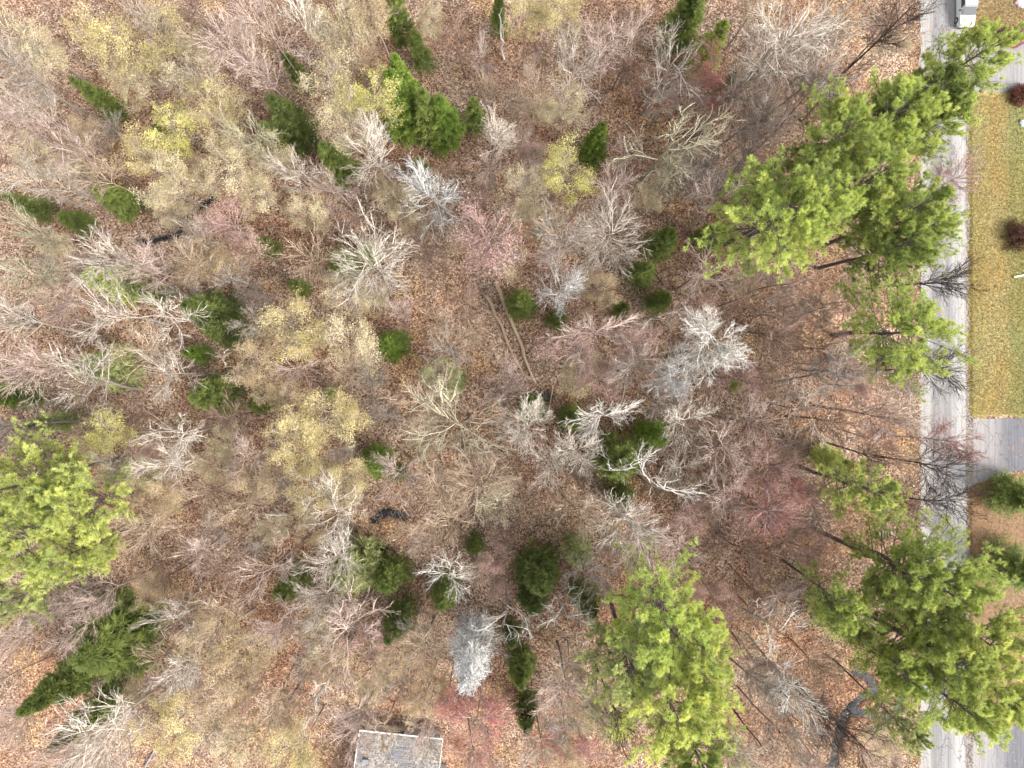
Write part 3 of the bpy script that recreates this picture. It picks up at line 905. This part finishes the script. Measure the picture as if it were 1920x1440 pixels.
for i, (kd, col, x, y, r, h, st) in enumerate(specs):
    if kd == 'B': key = (st or ('spread' if rnd.random() < .6 else 'fan'), rnd.randrange(3)); key = (key[0], key[1] % (2 if st in ('snag', 'dense') else 3))
    elif kd in 'YR': key = (st or 'leafy', (rnd.randrange(4) if kd == 'Y' else 4 + rnd.randrange(2)) if not st else rnd.randrange(3))
    elif kd == 'S': key = ('spruce', rnd.randrange(3))
    elif kd == 'F': key = ('round', rnd.randrange(3))
    else: key = ('pine', rnd.randrange(4))
    m = lib(key); hc = HC[kd]*h; wx, wy, _ = at(x, y, hc); rad = r*K*(CAMH-hc)/CAMH
    sxy = rad/m['R']*dict(B=1.15, Y=1.05, R=1.1, S=1.12, F=1.02, P=1.40)[kd]; sz = h/m['H']
    root = empty(NAME[kd], (wx, wy, 0), rnd.uniform(0, 2*PI), (sxy, sxy*rnd.uniform(.92, 1.08), sz))
    tag(root, MANUAL.get((kd, int(x), int(y)), labels[i]), 'tree', GRP[kd])
    j = lambda c: tuple(min(1, q*f_) for q, f_ in zip(c, [rnd.uniform(.88, 1.12)]*3))
    if kd == 'B': cc = j(BC[col][1]); bc = tuple(q*.62 for q in cc)
    elif kd in 'YR': bc = (.34,.30,.26); cc = (.42,.36,.31) if kd == 'Y' else (.40,.28,.27)
    elif kd == 'P': bc = (.13,.11,.10); cc = j(GC[col][1])
    else: bc = (.12,.09,.07); cc = j(GC[col][1])
    tk = link('trunk', m['trunk'], root, bc); cr = link('crown', m['crown'], root, cc)
    if kd in 'YR' and m['leaves']: link('young_leaves', m['leaves'], cr, j(LC[col][1]))
m = lib(('lichen', 0)); wx, wy, _ = at(893, 1158); root = empty('dead_conifer', (wx, wy, 0)); tag(root, 'dense lichen white cone shaped dead tree leaning down the picture', 'tree')
link('trunk', m['trunk'], root, (.5,.5,.5)); link('crown', m['crown'], root, (.78,.80,.80))

# white birch stems still standing bare near the top
def pole(name, label, cat, p0, p1, r0, r1, col, z0=0., z1=0., twigs=0, seed=1, group=None):
    r = np.random.default_rng(seed); a_ = np.array(at(*p0, z0)); b_ = np.array(at(*p1, z1)); k = 9
    pts = a_[None]+(b_-a_)[None]*np.linspace(0, 1, k)[:, None] + r.normal(0, np.linalg.norm(b_-a_)*.008, (k, 3))*[1, 1, .3]; pts = pts - a_
    rad = np.linspace(r0, r1, k)*r.uniform(.9, 1.1, k); parts = [strands(pts[None], rad[None], 8)]
    v, f = merge(parts); n0 = (k-1)*8; caps = [list(range(8))[::-1], [(k-1)*8+i for i in range(8)]]
    me = mesh(name, v, [tuple(q) for q in f.tolist()]+caps, BARK, smooth=False)
    root = empty(name, tuple(a_)); tag(root, label, cat, group)
    link('trunk' if twigs or z1 > 1 else 'stem', me, root, col)
    if twigs:
        P, D, L, Rr, _ = spawn(r, pts[None], rad[None], twigs, .35, 1, .5, 1.1, .18, .3); s, sr = grow(r, P, D, L, np.maximum(Rr*.5, .025), 5, .02, .15)
        P, D, L, Rr, _ = spawn(r, s, sr, 4, .3, 1, .4, .9, .5, .3); s2, sr2 = grow(r, P, D, L, np.full(len(P), .014), 3, .02, .15)
        link('branches', mesh('branches', *merge([strands(s, sr), strands(s2, sr2)]), TWIG), root, col)
    return root
LG = 'fallen logs and poles on the leaf litter'
pole('birch_stem', 'short broken white birch stem near the top, left of two', 'tree', (903,98), (908,60), .12, .07, (.8,.8,.78), 0, 4.5, 3, 2)
pole('birch_stem', 'longer white birch stem with a dark notch near the top, right of two', 'tree', (943,108), (936,28), .14, .07, (.8,.8,.78), 0, 9, 5, 3)
pole('fallen_log', 'long tan log in the centre clearing, right of two side by side', 'log', (930,528), (1002,716), .27, .15, (.55,.43,.29), .2, .2, 0, 4, LG)
pole('fallen_log', 'long tan log in the centre clearing, left of two side by side', 'log', (912,552), (982,706), .24, .12, (.46,.35,.24), .16, .16, 0, 5, LG)
pole('fallen_log', 'short dark log on litter at the left edge below the lime pines', 'log', (0,1158), (72,1124), .15, .09, (.07,.05,.04), .14, .14, 0, 6, LG)
pole('fallen_log', 'short pale pink log below the big lime pines', 'log', (135,1098), (174,1112), .12, .09, (.62,.50,.44), .12, .12, 0, 7, LG)
pole('fallen_log', 'thin straight cream pole right of the broad dark spruce', 'log', (278,1130), (309,1196), .09, .05, (.72,.64,.50), .1, .1, 0, 8, LG)
pole('fallen_log', 'tan log lying beside the small fir at the centre', 'log', (688,806), (718,846), .13, .08, (.36,.27,.18), .13, .13, 0, 9, LG)
pole('fallen_log', 'thin pale pole running down to the little blue pool firs', 'log', (1037,722), (1029,775), .09, .06, (.62,.52,.42), .1, .1, 0, 10, LG)
pole('fallen_log', 'leaning pale pole crossing the litter above the brightest white crown', 'log', (1176,700), (1166,756), .11, .07, (.60,.50,.42), .12, .12, 0, 11, LG)
pole('fallen_log', 'dark mossy log lying left of the white lacy crown', 'log', (1236,672), (1290,658), .14, .10, (.08,.065,.05), .14, .14, 0, 12, LG)
pole('fallen_log', 'dark curved log in the litter right of the small firs', 'log', (1218,500), (1242,532), .10, .06, (.09,.06,.045), .1, .1, 0, 13, LG)
pole('fallen_log', 'grey brown log lying in tan litter left of the shingled roof', 'log', (535,1330), (575,1265), .14, .08, (.16,.13,.12), .14, .14, 0, 14, LG)
pole('fallen_log', 'blue grey weathered log at the bottom edge below the yellow trees', 'log', (273,1436), (292,1402), .14, .09, (.26,.27,.32), .14, .14, 0, 15, LG)
pole('fallen_log', 'thin tan pole lying beside the red budding roadside trees', 'log', (1512,940), (1560,1018), .09, .05, (.55,.42,.30), .1, .1, 0, 16, LG)
pole('tall_dead_pole', 'tall thin dark bare pole tree under the lower middle pines, left of two', 'tree', (1100,1302), (1152,1392), .13, .05, (.09,.06,.05), 0, 11, 6, 17)
pole('tall_dead_pole', 'tall thin dark bare pole tree under the lower middle pines, right of two', 'tree', (1130,1318), (1178,1425), .13, .05, (.09,.06,.05), 0, 12, 6, 18)
pole('tall_dead_pole', 'tall thin dark pole tree right of the lower middle pines', 'tree', (1368,1322), (1432,1405), .13, .05, (.09,.06,.05), 0, 11, 6, 19)

# ------------------------------------------------------------------ house at the bottom edge
ROOF = m_shingle(); WHITE = flat('white_trim', (.78,.78,.76), .5); SIDING = flat('grey_siding', (.52,.50,.49), .8)
hx, hy, _ = at(684, 1350); house = empty('house', (hx, hy, 0), math.radians(-6.0)); tag(house, 'small house with grey shingled roof dusted with leaves at the bottom edge', 'house')
HW, HD, EZ, RZ = 10.0, 11.0, 2.7, 4.3
b = MB(); b.box(.35, HW-.35, -HD+.35, -.35, -.2, EZ-.02); b.box(HW-.348, HW+.75, -HD+.36, -4.4, -.2, EZ-.05)
b.add([(.35,-.35,EZ-.02),(.35,-HD+.35,EZ-.02),(.35,-HD/2,RZ-.14)], [(0,1,2)]); b.add([(HW-.35,-.35,EZ-.02),(HW-.35,-HD+.35,EZ-.02),(HW-.35,-HD/2,RZ-.14)], [(0,2,1)]); b.build('wall', SIDING, house)
b = MB()
def slab(b, x0, x1, y0, z0, y1, z1, th=.12): b.add([(x0,y0,z0),(x1,y0,z0),(x1,y1,z1),(x0,y1,z1),(x0,y0,z0-th),(x1,y0,z0-th),(x1,y1,z1-th),(x0,y1,z1-th)], [(0,1,2,3)[::-1],(4,5,6,7),(0,1,5,4),(1,2,6,5),(2,3,7,6),(3,0,4,7)])
slab(b, 0, HW, 0, EZ, -HD/2, RZ); slab(b, 0, HW, -HD, EZ, -HD/2-.001, RZ)
zf = lambda y: EZ + (RZ-EZ)*(-y)/(HD/2)
slab(b, HW+.002, HW+1.15, -4.05, zf(-4.05)-.05, -HD/2, RZ-.05)
roof = b.build('roof', ROOF, house)
b = MB(); b.box(-.06, HW+.06, .003, .13, EZ-.12, EZ+.02); b.build('gutter', WHITE, house)
for q in ((-.10, -.003, 0, EZ+.03, -HD/2, RZ+.03), (HW+.003, HW+.09, 0, EZ+.03, -4.0, zf(-4.0)+.03), (HW+1.153, HW+1.24, -4.05, zf(-4.05)-.02, -HD/2, RZ-.02)):
    b = MB(); slab(b, *q, .2); b.build('roof_trim', WHITE, house)
b = MB(); b.box(HW+.1, HW+1.24, -4.045, -3.95, zf(-4)-.20, zf(-4)+.0); b.build('roof_trim', WHITE, house)
b = MB(); b.box(.9, 1.5, -3.2, -2.7, zf(-3)-.2, zf(-3)+.35); b.build('roof_vent', flat('vent_metal', (.30,.30,.33), .4, .6), house)
b = MB(); b.box(4.0, 5.2, -.352, -.30, 1.0, 2.0); w_ = b.build('window', flat('window_glass', (.04,.05,.06), .1), house); b = MB()
for q in ((3.92,5.28,-.34,-.28,2.0,2.08),(3.92,5.28,-.34,-.28,.92,1.0),(3.92,4.0,-.34,-.28,1.0,2.0),(5.2,5.28,-.34,-.28,1.0,2.0)): b.box(*q)
b.build('frame', WHITE, w_)

# ------------------------------------------------------------------ pickup at the top of the road
def vehicle():
    x, y, _ = at(1804, 56); root = empty('pickup_truck', (x, y, 0)); tag(root, 'white pickup with tinted glass parked nose down on the right road edge at the top', 'pickup')
    paint = flat('white_paint', (.60,.62,.64), .25, 0, .5); glass = flat('tinted_glass', (.02,.025,.03), .08, 0, .6); dark = flat('black_plastic', (.03,.03,.035), .6); tyre = flat('rubber', (.02,.02,.02), .85)
    def ring(y_, z0, z1, w0, w1): return [(-w0, y_, z0), (w0, y_, z0), (w1, y_, z1), (-w1, y_, z1)]
    b = MB(); b.loft([ring(0, .50, .85, .82, .78), ring(.12, .38, .98, .93, .88), ring(.5, .36, 1.06, .97, .92), ring(1.35, .36, 1.12, .98, .93), ring(1.45, .36, 1.14, .98, .93), ring(3.6, .36, 1.14, .98, .93), ring(3.66, .36, 1.13, .98, .93)])
    b.box(-.98, .98, 3.661, 5.5, .42, .62); b.box(-.98, -.90, 3.661, 5.5, .621, 1.15); b.box(.90, .98, 3.661, 5.5, .621, 1.15); b.box(-.899, .899, 5.42, 5.5, .621, 1.12)
    body = b.build('body', paint, root, bevel=.05)
    b = MB(); b.loft([ring(1.42, 1.141, 1.145, .86, .86), ring(2.0, 1.141, 1.80, .90, .74), ring(3.05, 1.141, 1.84, .90, .76), ring(3.55, 1.141, 1.70, .90, .74)]); b.build('cab', paint, root, bevel=.05)
    b = MB()
    b.add([(-.84,1.24,1.19),(.84,1.24,1.19),(.72,2.12,1.85),(-.72,2.12,1.85),(-.84,1.20,1.19),(.84,1.20,1.19),(.72,2.08,1.85),(-.72,2.08,1.85)], [(0,1,2,3),(4,5,6,7),(0,1,5,4),(1,2,6,5),(2,3,7,6),(3,0,4,7)])
    b.build('windshield', glass, root)
    for s in (-1, 1):
        b = MB(); b.add([(s*.905,2.05,1.25),(s*.905,3.35,1.25),(s*.795,3.2,1.72),(s*.775,2.25,1.72),(s*.93,2.05,1.25),(s*.93,3.35,1.25),(s*.82,3.2,1.72),(s*.80,2.25,1.72)], [(0,1,2,3),(4,5,6,7),(0,1,5,4),(1,2,6,5),(2,3,7,6),(3,0,4,7)]); b.build('side_window', glass, root)
        b = MB(); b.box(min(s*.60,s*.84), max(s*.60,s*.84), -.02, .05, .66, .82); b.build('headlight', flat('lamp_glass', (.6,.62,.65), .1), root)
        b = MB(); b.box(min(s*.95,s*1.18), max(s*.95,s*1.18), 1.72, 1.86, 1.16, 1.34); b.build('mirror', dark, root, bevel=.03)
        for yy in (.95, 4.45):
            def circ(r, x_): return [(x_, yy+r*math.cos(a), .38+r*math.sin(a)) for a in np.linspace(0, 2*PI, 20, endpoint=False)]
            b = MB(); b.loft([circ(.34, s*.78), circ(.38, s*.82), circ(.38, s*1.0), circ(.34, s*1.02)]); w = b.build('wheel', tyre, root)
            b = MB(); b.loft([circ(.22, s*1.021), circ(.20, s*1.035)]); b.build('rim', flat('rim_metal', (.5,.5,.52), .3, .8), w)
    b = MB(); b.box(-.90, .90, -.10, .0, .38, .60); b.build('bumper', dark, root, bevel=.03)
vehicle()
# maroon cover over a low machine beside the gravel drive
x, y, _ = at(1905, 66, .8); root = empty('covered_machine', (x, y, 0)); tag(root, 'crumpled maroon tarpaulin thrown over a low machine on the gravel drive', 'tarpaulin')
r = np.random.default_rng(5); nu, nv = 36, 14; v = []; f = []
for j_ in range(nv+1):
    ph = j_/nv*PI/2
    for i in range(nu):
        a = i*2*PI/nu; rr = math.cos(ph)**.55; wr = 1+.10*math.sin(a*3+1.7*math.sin(j_*.8))+.05*math.sin(a*8+j_*1.1)
        v.append((2.1*rr*math.cos(a)*wr, 1.15*rr*math.sin(a)*wr, 1.25*math.sin(ph)**.8*(1+.10*math.sin(a*5+ph*6)+.06*math.sin(a*9)))) 
for j_ in range(nv):
    for i in range(nu): f.append((j_*nu+i, j_*nu+(i+1) % nu, (j_+1)*nu+(i+1) % nu, (j_+1)*nu+i))
link('cover', mesh('cover', v, f, flat('maroon_cloth', (.12,.035,.055), .7), smooth=True), root)
# brown shrubs at the right edge, boulder, low stakes, white pipe
def shrub(px, py, rpx, h, col, label, seed):
    r = np.random.default_rng(seed); R_ = rpx*K; x, y, _ = at(px, py, h*.5); root = empty('brown_shrub', (x, y, 0)); tag(root, label, 'shrub', 'brown shrubs at the right edge')
    n = 60; P = np.zeros((n, 3)); D = nrm(r.normal(0, 1, (n, 3))*[1, 1, .5]+[0, 0, .9]); st, sr = grow(r, P, D, np.full(n, h), np.full(n, .02), 5, .02, .15); st[..., :2] *= R_/(h*.75)
    link('stems', mesh('stems', *strands(st, sr), BARK), root, (.2,.13,.1))
    P, D, L, Rr, _ = spawn(r, st, sr, 22, .2, 1, .4, 1.2, .3, .3); tips = P+nrm(D)*np.minimum(L, .3)[:, None]; v, f, t = leaflets(r, tips, 7, .09, .13, r.uniform(0, 1, len(tips)))
    link('foliage', mesh('foliage', v, f, LEAF, tint=t), root, col)
shrub(1914, 176, 15, 1.3, (.14,.055,.04), 'small round reddish brown shrub on the lawn below the gravel drive', 1)
shrub(1915, 442, 24, 1.8, (.09,.04,.03), 'large dark brown shrub half cut by the right edge beside the lawn', 2)
def rock(px, py, s, label, seed, col=(.45,.42,.42)):
    r = np.random.default_rng(seed); v = []; f = []; nu, nv = 12, 7; x, y, _ = at(px, py)
    for j_ in range(nv+1):
        for i in range(nu):
            a = i*2*PI/nu; ph = j_/nv*PI; w = 1+.22*math.sin(a*2+seed)+.12*math.sin(a*5+ph*3); v.append((s*w*math.sin(ph)*math.cos(a), s*.8*w*math.sin(ph)*math.sin(a), s*.55*math.cos(ph)+s*.2))
    for j_ in range(nv):
        for i in range(nu): f.append((j_*nu+i, j_*nu+(i+1) % nu, (j_+1)*nu+(i+1) % nu, (j_+1)*nu+i))
    o = link('boulder', mesh('boulder', v, f, flat('stone', col, .9)), None); o.location = (x, y, 0); tag(o, label, 'rock')
rock(1912, 8, .65, 'pinkish pale boulder in dry grass at the top right corner', 3, (.55,.42,.45))
rock(1917, 232, .5, 'pale greenish stone at the right edge beside the lawn', 4, (.45,.52,.50))
x, y, _ = at(1659, 1000); root = empty('wooden_pallet', (x, y, .0), .1); tag(root, 'small weathered slatted pallet lying in litter left of the road', 'pallet')
for i in range(5): b = MB(); b.box(-.75+i*.36, -.75+i*.36+.14, -.5, .5, .13, .16); b.build('slat', flat('weathered_wood', (.52,.47,.42), .9), root)
for yy in (-.42, 0, .42): b = MB(); b.box(-.78, .85, yy-.04, yy+.04, .02, .128); b.build('bearer', flat('grey_wood', (.2,.17,.15), .9), root)
x, y, _ = at(1913, 517); root = empty('drain_pipe', (x, y, .1), .2); tag(root, 'white plastic pipe end lying on the lawn at the right edge', 'pipe')
b = MB(); b.loft([[(x_, .11*math.cos(a), .02+.11*math.sin(a)) for a in np.linspace(0, 2*PI, 14, endpoint=False)] for x_ in (-.8, 1.6)]); b.build('tube', WHITE, root, smooth=False)
b = MB(); b.loft([[(x_, .15*math.cos(a), .02+.15*math.sin(a)) for a in np.linspace(0, 2*PI, 14, endpoint=False)] for x_ in (-.95, -.75)]); b.build('collar', flat('yellow_plastic', (.6,.48,.12), .5), root)
lb = [o['label'] for o in bpy.data.objects if 'label' in o.keys()]; print('dup labels', len(lb)-len(set(lb))); LONG = [q for q in lb if len(q.split()) > 16 or len(q.replace('-', ' ').split()) > 16]; print(LONG)
print('objects', len(bpy.data.objects), 'specs', len(specs))
